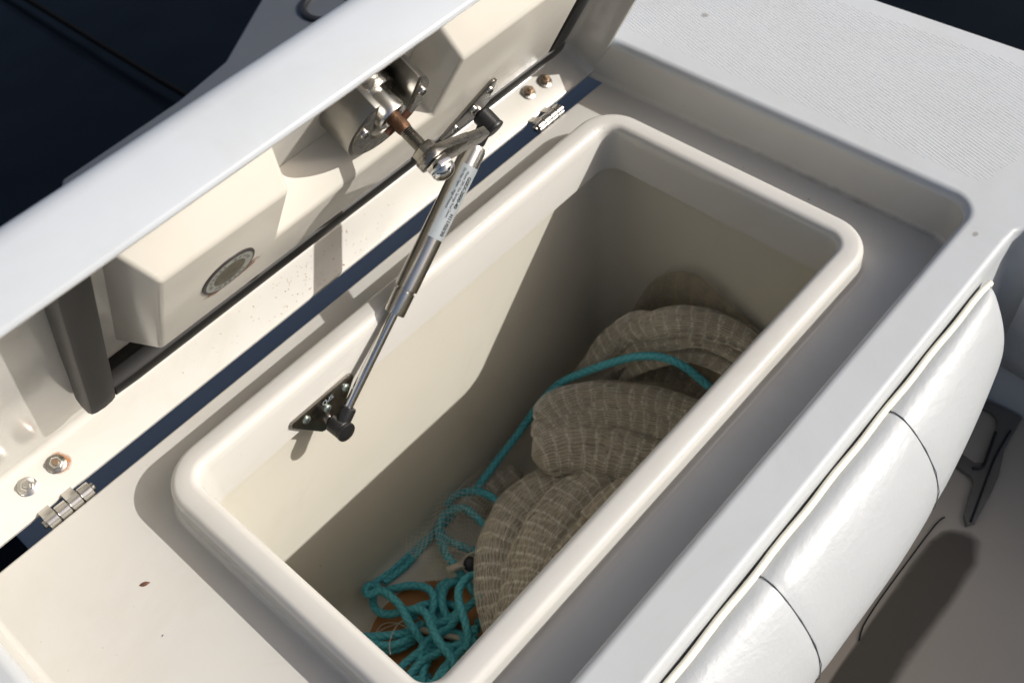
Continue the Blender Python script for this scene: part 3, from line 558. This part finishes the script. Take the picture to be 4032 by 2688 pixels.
# round badge on the plug
bc = (.367, .812)
def disc(r0, r1, s0, name, m, parent, cx=bc[0], cy=bc[1], n=40):
    mb = MB()
    if r0 <= 0: mb.poly([(cx + r1 * math.cos(2 * math.pi * k / n), cy + r1 * math.sin(2 * math.pi * k / n)) for k in range(n)], fn=lambda x, w_: L2(x, s0, w_))
    else: mb.grid([[L2(cx + r * math.cos(2 * math.pi * k / n), s0, cy + r * math.sin(2 * math.pi * k / n)) for k in range(n)] for r in (r0, r1)], close_v=True)
    return mb.build(name, m, parent)
mb = MB(); mb.lathe([(0, .088), (.003, .088), (.0045, .086), (.0045, .0)], L2(bc[0], .030, bc[1]), -AV, 40); bdg = mb.build('badge', M['badge_dark'], lid)
disc(.054, .081, .030 - .0052, 'badge_ring', M['badge_ring'], bdg); disc(0, .054, .030 - .0056, 'badge_centre', M['badge_mid'], bdg)
mb = MB()
for k in range(22):
    a = math.radians(15 + k * 15.2 + random.uniform(-2, 2))
    if random.random() < .12: continue
    c = L2(bc[0] + .066 * math.cos(a), .030 - .0056, bc[1] + .066 * math.sin(a)); tx = XV * -math.sin(a) + BV * math.cos(a); rx = XV * math.cos(a) + BV * math.sin(a)
    l = random.uniform(.003, .006); h = random.uniform(.004, .007)
    mb.add([c - tx * l - rx * h, c + tx * l - rx * h * .8, c + tx * l * .8 + rx * h, c - tx * l * .9 + rx * h * .9], [(0, 1, 2, 3)])
mb.build('badge_marks', M['badge_dark'], bdg, smooth=False)
def blot(name, m, parent, P, n=14, rings=4):
    """P(u,v) maps a unit disc onto the surface"""
    mb = MB(); c = mb.add([P(0, 0)], []); mb.fade[c] = 1.3; prev = None
    for r in range(1, rings + 1):
        b_ = mb.add([P(math.cos(2 * math.pi * k / n) * r / rings, math.sin(2 * math.pi * k / n) * r / rings) for k in range(n)], [])
        for k in range(n):
            mb.fade[b_ + k] = 1.3 * (1 - (r / rings) ** 1.5)
            if r == 1: mb.f.append((c, b_ + k, b_ + (k + 1) % n))
            else: mb.f.append((prev + k, b_ + k, b_ + (k + 1) % n, prev + (k + 1) % n))
        prev = b_
    return mb.build(name, m, parent, merge=False)
blot('rust_stain', M['rustdark'], lid, lambda u, v: L2(bc[0] + .02 + u * .15, .0293, bc[1] - .075 + v * .045 + u * .01))

# ================================================================== hinges with their bolts
def bolt(parent, x, s_, rusty):
    p = L2(x, s_, .0); ax = BV
    mb = MB(); mb.lathe([(.0005, .030), (.006, .030), (.008, .026)], p, ax, 24); bo = mb.build('bolt', M['steel'] if not rusty else M['brushed'], parent)
    mb = MB(); mb.lathe([(.007, .019), (.024, .019), (.027, .016)], p, ax, 6, a0=random.random()); mb.build('nut', M['steel'] if rusty < 2 else M['rustnut'], bo, ang=25)
    mb = MB(); mb.lathe([(.02, .0105), (.036, .0105), (.038, .008), (.038, .0)], p, ax, 12); mb.build('bolt_end', M['rustnut'] if rusty else M['steel'], bo)
    return bo
def hinge(x0, x1, label, chrome):
    h = empty('hinge', ((x0 + x1) / 2, .28, -.098), label, 'hinge', 'hinges along the lid gap')
    L = x1 - x0; yk, zk = .2795, -.0985; R = .0248; k = 4
    for i in range(k):
        a = x0 + L * i / k; mb = MB(); mb.lathe([(.0012, R * .9), (.003, R), (L / k - .003, R), (L / k - .0012, R * .9)], (a, yk, zk), (1, 0, 0), 24)
        kn = mb.build('knuckle', M['chrome'] if chrome else M['steel'], h)
        if i % 2 == 0:   # strap up to the lid flange
            mb = MB(); mb.prism([(a + .002, 0), (a + L / k - .002, 0), (a + L / k - .002, 1), (a + .002, 1)], lambda x, t, d_: Vector((x, yk - .002, zk + R * .8 + .004)).lerp(L2((x + .0111) / .9745, .010, -.006), t) + Vector((0, d_ * .4, d_)), -.006, .004)
            mb.build('hinge_leaf', M['steel'], h)
    mb = MB(); mb.lathe([(-.010, .010), (-.008, .013), (L + .008, .013), (L + .010, .010)], (x0, yk, zk), (1, 0, 0), 16); mb.build('pin', M['brushed'], h)
    mb = MB(); mb.grid([[(x0 + .004, yk - .004, zk - R + .001), (x1 - .004, yk - .004, zk - R + .001)], [(x0 + .004, .2595, -.17), (x1 - .004, .2595, -.17)]]); mb.build('hinge_leaf', M['steel'], h)
    return h
h1 = hinge(-.374, -.211, 'dull steel hinge below the bolt ringed with rust', False)
h2 = hinge(1.878, 2.024, 'bright chrome hinge near the far end of the gap', True)
bolt(h1, -.340, .093, 0); bolt(h1, -.234, .094, 1); bolt(h2, 2.037, .099, 2); bolt(h2, 2.134, .094, 2)
blot('rust_stain', M['rustfilm'], h1, lambda u, v: L2(-.226 + u * .050, .090 + v * .050, .0012))

# ================================================================== compression latch in the notch
la = empty('compression_latch', L2(.956, .12, 1.0), 'worn stainless latch with threaded shaft and cam arm inside the lid', 'latch')
cx, cw = .945, 1.005
# barrel with a slot open to the front edge of the lid
R = .152; out = []
flat = .128; a1 = math.degrees(math.asin(flat / R))
ptsO = [(cx + R * math.cos(math.radians(t)), cw + R * math.sin(math.radians(t))) for t in [180 - a1 + (180 + 2 * a1) * k / 36 for k in range(37)]]
hw = .072
slot = [(cx + .008 + hw, cw + flat)] + [(cx + .008 + hw * math.cos(math.radians(t)), cw - .01 + hw * math.sin(math.radians(t))) for t in range(0, -181, -15)] + [(cx + .008 - hw, cw + flat)]
# drawn as one closed outline: left cheek, round the bottom, right cheek, slot
th0 = 180 - math.degrees(math.asin(flat / R)); th1 = 360 + math.degrees(math.asin(flat / R))
outline = [(cx + R * math.cos(math.radians(th0 + (th1 - th0) * k / 40)), cw + R * math.sin(math.radians(th0 + (th1 - th0) * k / 40))) for k in range(41)] + slot
mb = MB(); mb.prism(outline, lambda x, w_, d_: L2(x, d_, w_), .050, .163); mb.build('housing', M['satin'], la, ang=30, bevel=(.0025, 2))
outline = [(cx + (R - .012) * math.cos(math.radians(th0 + 14 + (th1 - th0 - 28) * k / 40)), cw + (R - .012) * math.sin(math.radians(th0 + 14 + (th1 - th0 - 28) * k / 40))) for k in range(41)] + [(x + (.012 if x > cx else -.012), w_ if w_ < cw else min(w_, cw + .105)) for x, w_ in slot]
mb = MB(); mb.prism(outline, lambda x, w_, d_: L2(x, d_, w_), .044, .052); mb.build('face_plate', M['brushed'], la, ang=30, bevel=(.0015, 1))
mb = MB(); mb.lathe([(0, .13), (.02, .13)], L2(cx, .163, cw), -AV, 32); mb.build('back_plate', M['brushed'], la)
ax = L2(.956, .0, 1.0); dn = -AV
mb = MB(); mb.lathe([(-.155, .074), (-.118, .074), (-.112, .070), (-.110, .040)], ax, dn, 32); mb.build('collar', M['brushed'], la)
mb = MB(); mb.lathe([(-.125, .0490), (-.050, .0490), (-.042, .0455), (-.040, .030), (-.055, .027)], ax, dn, 32); mb.build('sleeve', M['steel'], la)
mb = MB(); mb.lathe([(-.06, .0215), (-.014, .0225), (.0, .0215), (.008, .0195)], ax, dn, 20); mb.build('rusty_shank', M['rust'], la)
pr_ = []
for k in range(15):
    t = .006 + k * .0052; pr_ += [(t, .0165), (t + .0018, .0197), (t + .0034, .0197)]
mb = MB(); mb.lathe(pr_ + [(.09, .0165)], ax, dn, 20); mb.build('threaded_rod', M['brushed'], la, ang=15)
pd = (XV * .85 + BV * .5).normalized()
mb = MB(); mb.tube([L2(.956, .024, 1.0) - pd * .043, L2(.956, .024, 1.0) + pd * .043], .0100, 12); mb.build('cross_pin', M['rustpin'], la)
mb = MB(); mb.lathe([(.070, .034), (.074, .039), (.094, .039), (.100, .036)], ax, dn, 6, a0=.35); mb.build('lock_nut', M['brushed'], la, ang=20, bevel=(.002, 2))
# cam arm with a step half way
tip = Vector((1.235, .835)); hub = Vector((.956, 1.0)); dd = (tip - hub).normalized(); nn = Vector((-dd.y, dd.x)); Lc = (tip - hub).length
oc = []
for t, w_ in ((.02, .046), (.10, .041), (.19, .034), (.20, .029), (Lc - .012, .023), (Lc, .012)): oc.append((hub + dd * t + nn * w_))
oc2 = [(hub + dd * t - nn * w_) for t, w_ in ((Lc, .012), (Lc - .012, .023), (.20, .029), (.19, .034), (.10, .041), (.02, .046))]
back = [hub + Vector((.047 * math.cos(a), .047 * math.sin(a))) for a in [math.atan2(dd.y, dd.x) - math.pi / 2 - math.pi * k / 10 for k in range(1, 10)]]
poly = [(p.x, p.y) for p in oc + oc2 + back]
mb = MB(); mb.prism(poly, lambda x, w_, d_: L2(x, d_, w_), -.126, -.098); mb.build('cam_arm', M['brushed'], la, ang=30, bevel=(.003, 2))
mb = MB(); mb.lathe([(.124, .035), (.128, .040), (.152, .040), (.157, .036)], ax, dn, 6, a0=.1); mb.build('acorn_nut', M['chrome'], la, ang=20, bevel=(.002, 2))
mb = MB(); mb.lathe([(.155, .035)] + [(.155 + .026 * math.sin(math.radians(t)), .035 * math.cos(math.radians(t))) for t in range(10, 91, 10)], ax, dn, 24); mb.build('acorn_nut', M['chrome'], la)
def screw_head(p, axis, r, m, parent, h=.5):
    mb = MB(); mb.lathe([(0, r), (r * .15, r)] + [(r * .15 + r * h * math.sin(math.radians(t)), r * math.cos(math.radians(t))) for t in (15, 30, 45, 60, 75, 90)], p, axis, 18); s_ = mb.build('screw', m, parent, ang=60)
    a_ = Vector(axis).normalized(); e1 = a_.orthogonal().normalized(); e2 = a_.cross(e1); q = Vector(p) + a_ * (r * (h + .10))
    mb = MB(); mb.box(q, e1 * r * .55, e2 * r * .12, a_ * r * .10); mb.box(q, e2 * r * .55, e1 * r * .121, a_ * r * .101); mb.build('cross_slot', M['shadowgap'], s_, smooth=False)
    return s_
screw_head(L2(.838, .0435, 1.035), -AV, .015, M['steel'], la); screw_head(L2(1.058, .0435, 1.040), -AV, .015, M['steel'], la)

# ================================================================== gas strut
st = empty('gas_strut', (.478, -.05, -.25), 'stainless gas strut with black end joints propping the lid open', 'gas strut')
LO = Vector((.478, -.055, -.25)); UP = L2(1.433, -.030, .583); ud = (UP - LO).normalized(); LL = (UP - LO).length
def along(t): return LO + (UP - LO) * t
mb = MB(); mb.lathe([(0, .0160), (LL * .42, .0160)], along(.03), ud, 20); mb.build('piston_rod', M['chrome'], st)
tubeR = .0395
p_ = [(0, .024), (.003, tubeR - .004), (.006, tubeR - .003), (LL * .075, tubeR - .003), (LL * .076, tubeR - .007), (LL * .081, tubeR - .007), (LL * .083, tubeR), (LL * .535, tubeR), (LL * .548, tubeR - .006), (LL * .55, tubeR - .014)]
mb = MB(); mb.lathe(p_, along(.375), ud, 40); mb.build('cylinder', M['steel'], st, ang=25)
# label wrapped on the cockpit side of the tube
vdir = (CPOS - along(.72)).normalized(); e1 = (vdir - ud * vdir.dot(ud)).normalized(); e2 = ud.cross(e1)
def on_tube(t, a, r): return along(t) + (e1 * math.cos(a) + e2 * math.sin(a)) * r
rsign = 1 if e2.dot(RIGHT) > 0 else -1
A0, A1, T0, T1 = math.radians(-20) * rsign, math.radians(88) * rsign, .628, .862
mb = MB(); mb.grid([[on_tube(T0 + (T1 - T0) * i / 12, A0 + (A1 - A0) * j / 12, tubeR + .0007) for j in range(13)] for i in range(13)]); mb.build('label', M['label'], st)
def wrap_text(txt, size, t_start, a_mid, bold=0.):
    cu_ = bpy.data.curves.new('print', 'FONT'); cu_.body = txt; cu_.size = size; cu_.offset = bold
    to = bpy.data.objects.new('print', cu_); COL.objects.link(to); dg = bpy.context.evaluated_depsgraph_get()
    me = bpy.data.meshes.new_from_object(to.evaluated_get(dg)); vs = [v.co.copy() for v in me.vertices]; fs = [tuple(p.vertices) for p in me.polygons]
    bpy.data.objects.remove(to); bpy.data.curves.remove(cu_)
    mb = MB(); mb.add([on_tube(t_start - v.x / LL, a_mid * rsign + (v.y / tubeR) * rsign, tubeR + .0016) for v in vs], fs)
    return mb.build('print', M['ink'], st, smooth=False, merge=False)
wrap_text('GSEX-2000-40    H11/03/30', .0185, .832, math.radians(35), .0004)
wrap_text('Mount SPD Gas Springs Rod Down', .0115, .845, math.radians(16), .0)
wrap_text('Do Not Open - High Pressure', .0115, .850, math.radians(-3), .0)
# end joints: cap and barrel across, neck along the rod
def joint(c, axis, plate_p, neck_dir, neck_len, neck_r):
    axis = Vector(axis).normalized()
    mb = MB(); mb.lathe([(-.036, .030), (-.030, .034), (.022, .034), (.024, .0325), (.026, .0325), (.028, .0355), (.034, .0355), (.037, .034), (.038, .031), (.0385, .0)], c, axis, 32)
    mb.lathe([(0, neck_r * 1.05), (neck_len * .9, neck_r), (neck_len, neck_r * .92)], c, neck_dir, 20)
    j = mb.build('end_joint', M['black'], st, ang=30)
    mb = MB(); mb.lathe([(0, .021), (.006, .021), (.010, .014), (.05, .013)], plate_p, axis, 20); mb.build('ball_stud', M['steel'], j)
    return j
# lower plate on the coaming's inner face
PYL = -.0115
joint(LO + Vector((0, -.006, 0)), (0, -1, 0), (.478, PYL, -.25), ud, .075, .0255)
joint(UP, -AV, L2(1.433, .0185, .583), -ud, .080, .0245)
plate = [(.345, -.137), (.352, -.131), (.600, -.131), (.610, -.137), (.614, -.158), (.522, -.276), (.510, -.282), (.448, -.282), (.437, -.277), (.345, -.150)]
mb = MB(); mb.prism(plate, lambda x, z, d_: (x, d_, z), -.0115, -.001); pl1 = mb.build('mounting_plate', M['plate'], st, ang=30, bevel=(.002, 2))
for x, z in ((.571, -.168), (.483, -.190), (.400, -.161)): screw_head((x, -.0115, z), (0, -1, 0), .0155, M['verdigris'], pl1)
# stamped letters
def flat_text(txt, size, fn, parent, m):
    cu_ = bpy.data.curves.new('print', 'FONT'); cu_.body = txt; cu_.size = size
    to = bpy.data.objects.new('print', cu_); COL.objects.link(to); dg = bpy.context.evaluated_depsgraph_get()
    me = bpy.data.meshes.new_from_object(to.evaluated_get(dg)); vs = [v.co.copy() for v in me.vertices]; fs = [tuple(p.vertices) for p in me.polygons]
    bpy.data.objects.remove(to); bpy.data.curves.remove(cu_)
    mb = MB(); mb.add([fn(v.x, v.y) for v in vs], fs); return mb.build('stamped_letters', m, parent, smooth=False, merge=False)
flat_text('SPD', .028, lambda x, y: Vector((.520 - x, -.0119, -.148 - y)), pl1, M['label'])
# upper plate: same plate turned on the plug's front face
ca = Vector((.178, .186)).normalized(); cb = Vector((ca.y, -ca.x))
def upl(x, z): q = Vector((1.258, .572)) + ca * (x - .345) + cb * (-.131 - z); return q
mb = MB(); mb.prism(plate, lambda x, z, d_: L2(upl(x, z).x, d_, upl(x, z).y), .0292, .0185); pl2 = mb.build('mounting_plate', M['plate'], st, ang=30, bevel=(.002, 2))
for x, z in ((.571, -.168), (.483, -.190), (.400, -.161)): q = upl(x, z); screw_head(L2(q.x, .0185, q.y), -AV, .0155, M['steel'], pl2)

# ================================================================== contents of the locker
bd = empty('round_board', (.40, -.345, -1.5), 'round orange brown board with pale rim under the teal rope', 'board')
mb = MB(); mb.lathe([(.004, .283), (.028, .283), (.032, .279), (.032, .0)], (.40, -.345, -1.5), (0, 0, 1), 48); mb.build('board_top', M['board'], bd)
mb = MB(); mb.lathe([(.002, .286), (.030, .290), (.036, .287), (.036, .279), (.030, .276)], (.40, -.345, -1.5), (0, 0, 1), 48, cap=False); mb.build('rim', M['boardrim'], bd)

RR = .0166
mb = MB()
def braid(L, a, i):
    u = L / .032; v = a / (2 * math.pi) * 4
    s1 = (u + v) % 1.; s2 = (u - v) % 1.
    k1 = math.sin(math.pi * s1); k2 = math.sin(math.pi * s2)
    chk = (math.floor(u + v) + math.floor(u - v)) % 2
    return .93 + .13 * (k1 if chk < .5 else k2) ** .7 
rp_ = random.Random(21)
for k in range(5):      # further turns of the coil
    a0 = rp_.uniform(0, 6.28); c = Vector((rp_.uniform(.27, .58), rp_.uniform(-.50, -.14), -1.435 + .012 * (k % 4))); rx, ry = rp_.uniform(.06, .13), rp_.uniform(.04, .10); tl = rp_.uniform(0, 3.14); sp_ = rp_.uniform(3.2, 5.6)
    ROPES.append([(c.x + rx * math.cos(a0 + sp_ * q / 9) * math.cos(tl) - ry * math.sin(a0 + sp_ * q / 9) * math.sin(tl), min(-.02, c.y + rx * math.cos(a0 + sp_ * q / 9) * math.sin(tl) + ry * math.sin(a0 + sp_ * q / 9) * math.cos(tl)), c.z + .022 * math.sin(q * .9 + k) - (.03 if q in (0, 9) else 0)) for q in range(10)])
for seg in ROPES:
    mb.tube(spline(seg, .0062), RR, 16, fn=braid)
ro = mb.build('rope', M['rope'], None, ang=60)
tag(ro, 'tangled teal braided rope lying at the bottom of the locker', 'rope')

nk = empty('knotted_cord', (.62, -.3, -1.33), 'short pale cord with a knot tied to a dark sinker', 'cord')
mb = MB(); mb.tube(spline(KNOT, .01), .0055, 8); mb.build('cord_length', M['cord'], nk)
mb = MB(); k0 = Vector(KNOT[0]); k1 = Vector(KNOT[3])
kp = [k0 + (k1 - k0) * (i / 46) + Vector((0, .011 * math.cos(i * .83), .011 * math.sin(i * .83))) + Vector((.006 * math.sin(i * 1.7), 0, 0)) for i in range(47)]
mb.tube(kp, .0072, 7); mb.build('knot', M['cord'], nk)
mb = MB(); c = Vector(SINK[0]); mb.lathe([(-.036 + .072 * k / 10, .034 * math.sin(math.pi * k / 10) ** .7) for k in range(11)], c, (.7, -.5, .2), 16)
tag(mb.build('sinker', M['lead']), 'small dark lead sinker beside the pale knot', 'sinker')
mb = MB(); mb.tube(spline(RODP, .02), .0135, 12)
tag(mb.build('beige_rod', M['rod']), 'short beige rod lying across the tangled rope', 'rod')
mb = MB()
for ln in MONO: mb.tube(spline(ln, .015), .0022, 5)
tag(mb.build('fishing_line', M['mono']), 'loose curls of thin clear fishing line on the board', 'fishing line')

# cast net: folded bundles, a veil against the far wall, loose meshes over the rope
net = empty('cast_net', (1.3, -.5, -1.5), 'folded beige cast net heaped across the locker', 'fishing net')
SB = MB()          # loose twine of the net, joined
def twine(p, q, r=.0011):
    t = (q - p).normalized(); n1 = t.orthogonal().normalized(); n2 = t.cross(n1)
    vs = [p + n1 * r, p - n1 * .5 * r + n2 * .87 * r, p - n1 * .5 * r - n2 * .87 * r]; vs += [x + (q - p) for x in vs]
    SB.add(vs, [(0, 1, 4, 3), (1, 2, 5, 4), (2, 0, 3, 5)])
for fi, (P, R_) in enumerate(FOLDS):
    sp = spline(P, .016); n = len(sp); ns = 56; cum = [0.]
    for i in range(1, n): cum.append(cum[-1] + (sp[i] - sp[i - 1]).length)
    seed = fi * 3.7; fr_ = []
    for i in range(n):
        T_ = (sp[min(i + 1, n - 1)] - sp[max(i - 1, 0)]).normalized(); up = Vector((-.15, -.35, 1)); n1 = (up - T_ * up.dot(T_)).normalized(); fr_.append((n1, T_.cross(n1)))
    ks = [random.choice((2, 3, 4)), random.choice((5, 6)), random.choice((8, 9, 11))]; ph = [random.uniform(0, 6) for _ in range(3)]
    def shell(scale, sd):
        rows = []
        for i in range(n):
            n1, n2 = fr_[i]; u = i / (n - 1)
            env = min(1., (u / .34)) ** .6 if fi < 5 else math.sqrt(max(0., 1 - (1 - min(1., u / .11)) ** 2))
            if fi == 4: env *= math.sqrt(max(0., min(1., (1 - u) / .3)))
            env = max(env * (.80 + .20 * math.sin(math.pi * u)), .10); c = sp[i] - n1 * R_ * .62; row = []
            for k in range(ns):
                a = 2 * math.pi * k / ns; ca, sa = math.cos(a), math.sin(a)
                tw = 1.6 * noise.noise(Vector((cum[i] * 4, sd, seed)))      # creases wander along the bundle
                wr = .55 * abs(math.sin(ks[0] * .5 * a + ph[0] + tw)) + .28 * abs(math.sin(ks[1] * .5 * a + ph[1] + tw * 1.7)) + .17 * abs(math.sin(ks[2] * .5 * a + ph[2] - tw * 2))
                cr = noise.noise(Vector((cum[i] * 6, ca * 1.2 + seed, sa * 1.2 + sd))) * .20 + noise.noise(Vector((cum[i] * 19, ca * 3 + seed, sa * 3 + sd))) * .075
                rr_ = R_ * env * scale * (.86 + .24 * wr + cr)
                row.append(c + n1 * ca * rr_ * .62 + n2 * sa * rr_ * 1.05)
            rows.append(row)
        return rows
    for scale, sd, m_ in ((.74, 0., M['netdense']), (.90, 5., M['net']), (1.05, 9., M['netloose'])):
        if (scale > 1 and fi in (11, 12)) or (scale < .9 and fi in (9, 13)): continue
        rows = shell(scale, sd); mb = MB()
        mb.grid(rows, close_v=True, uv=lambda i, j: (cum[i] / .056 + .16 * math.sin(j * .23 + fi + sd), j / ns * R_ * 90))
        mb.f.append(tuple(range(ns))); mb.f.append(tuple((n - 1) * ns + k for k in range(ns)))
        mb.build('net_fold', m_, net, ang=80)
    # compressed meshes: zigzag twine just above the fold
    m_ = 40
    for k in range(m_):
        prev = None
        for i in range(0, n, 2):
            f_ = (k * ns / m_ + (.55 if (i // 2) % 2 else 0.) + .35 * noise.noise(Vector((i * .2, k, seed)))) % ns; j0 = int(f_)
            p = rows[i][j0 % ns].lerp(rows[i][(j0 + 1) % ns], f_ - j0); q1 = p + (p - (sp[i] - Vector((0, 0, R_ * .6)))).normalized() * .003
            if prev is not None and q1.z > sp[i].z - R_ * 1.0: twine(prev, q1, .0009)
            prev = q1
# veil leaning on the far wall
mb = MB(); rows = []; ns = 14
for i, (x, y, z) in enumerate(spline(SHEET, .045)):
    y = min(y, .03); row = []
    for k in range(ns + 1):
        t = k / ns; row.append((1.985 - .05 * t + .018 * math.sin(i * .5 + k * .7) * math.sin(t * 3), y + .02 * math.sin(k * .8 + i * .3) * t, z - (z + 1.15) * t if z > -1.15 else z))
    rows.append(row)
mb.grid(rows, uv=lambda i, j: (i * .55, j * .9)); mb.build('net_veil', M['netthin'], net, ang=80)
# loose open meshes over the rope
c00, c10, c11, c01 = [Vector(p) for p in LOOSE]
for p in (c00, c10): p.y = min(p.y, .04)
NI, NJ = 40, 22; P = []
for i in range(NI + 1):
    row = []
    for j in range(NJ + 1):
        u = i / NI; v = j / NJ; p = (c00 * (1 - u) + c10 * u) * (1 - v) + (c01 * (1 - u) + c11 * u) * v
        p = p + Vector((.03 * noise.noise(Vector((u * 4, v * 4, 1))), .03 * noise.noise(Vector((u * 4, v * 4, 5))), .035 * math.sin(math.pi * v) * math.sin(math.pi * u) + .05 * noise.noise(Vector((u * 3, v * 3, 9)))))
        row.append(p)
    P.append(row)
for i in range(NI):
    for j in range(NJ):
        if (i + j) % 2 == 0: twine(P[i][j], P[i + 1][j + 1], .0009)
        else: twine(P[i + 1][j], P[i][j + 1], .0009)
tag(SB.build('net_twine', M['strand'], net, merge=False, smooth=False), kind='stuff')

# ================================================================== small things
mb = MB(); c = Vector((-.2949, -.1196, GZ)); 
rows = []
for i in range(9):
    t = i / 8; hw_ = .0075 * math.sin(math.pi * min(.97, t + .03)) ** .8; p = c + Vector((.026 * (t - .5), -.016 * (t - .5), 0))
    rows.append([p + Vector((.0, 0, .001)) + Vector((-.5, -.85, 0)) * hw_, p + Vector((0, 0, .001 + .006 * math.sin(math.pi * t))), p + Vector((0, 0, .001)) + Vector((.5, .85, 0)) * hw_])
mb.grid(rows)
tag(mb.build('seed_husk', M['speck'], ang=80), 'tiny brown seed husk lying on the cream gutter floor', 'seed husk')
# rust freckles on the hinge-side skirt of the lid
mb = MB(); rq = random.Random(5)
for k in range(110):
    x = min(1.25, max(.25, rq.gauss(.82, .20))); s_ = rq.uniform(.015, .125); l = rq.uniform(.0012, .0030) * (1.6 if rq.random() < .12 else 1); a0 = rq.uniform(0, 6)
    c = L2(x, s_, .0009); q = [c + (XV * math.cos(a0 + t) + AV * math.sin(a0 + t)) * l * rq.uniform(.6, 1.2) for t in (0, 1.25, 2.5, 3.8, 5)]
    mb.add(q, [(0, 1, 2, 3, 4)])
tag(mb.build('rust_freckles', M['freckle'], lid, merge=False, smooth=False), kind='stuff')
# stray grit on the locker wall and gutter, and faint marks on the deck
mb = MB()
for c, ax_, l in SPECKS:
    c = Vector(c); ax_ = Vector(ax_); t1 = ax_.orthogonal().normalized(); t2 = ax_.cross(t1); a = random.uniform(0, 3); p1 = t1 * math.cos(a) + t2 * math.sin(a); p2 = ax_.cross(p1)
    mb.add([c + p1 * l, c + p2 * l * .35, c - p1 * l, c - p2 * l * .35, c + ax_ * l * .4], [(0, 1, 4), (1, 2, 4), (2, 3, 4), (3, 0, 4)])
tag(mb.build('grit', M['shadowgap'], boat, merge=False), kind='stuff')
blot('water_spot', M['spot'], boat, lambda u, v: Vector((2.150 + u * .016, -1.348 + v * .012, DZ + .0008)))
blot('water_spot', M['spot'], boat, lambda u, v: Vector((2.620 + u * .018, .02 + v * .02, DZ + .0025)))
mb = MB(); mb.tube(spline([(2.98, 9.6, -3.30), (3.0, 8.6, -3.28), (3.01, 7.0, -3.27), (3.03, 5.8, -3.26), (3.03, 4.0, -3.1), (3.02, 3.2, -2.6)], .1), .026, 10)
tag(mb.build('mooring_line', M['darkline']), 'dark mooring line stretched over the black water behind the lid', 'mooring line')
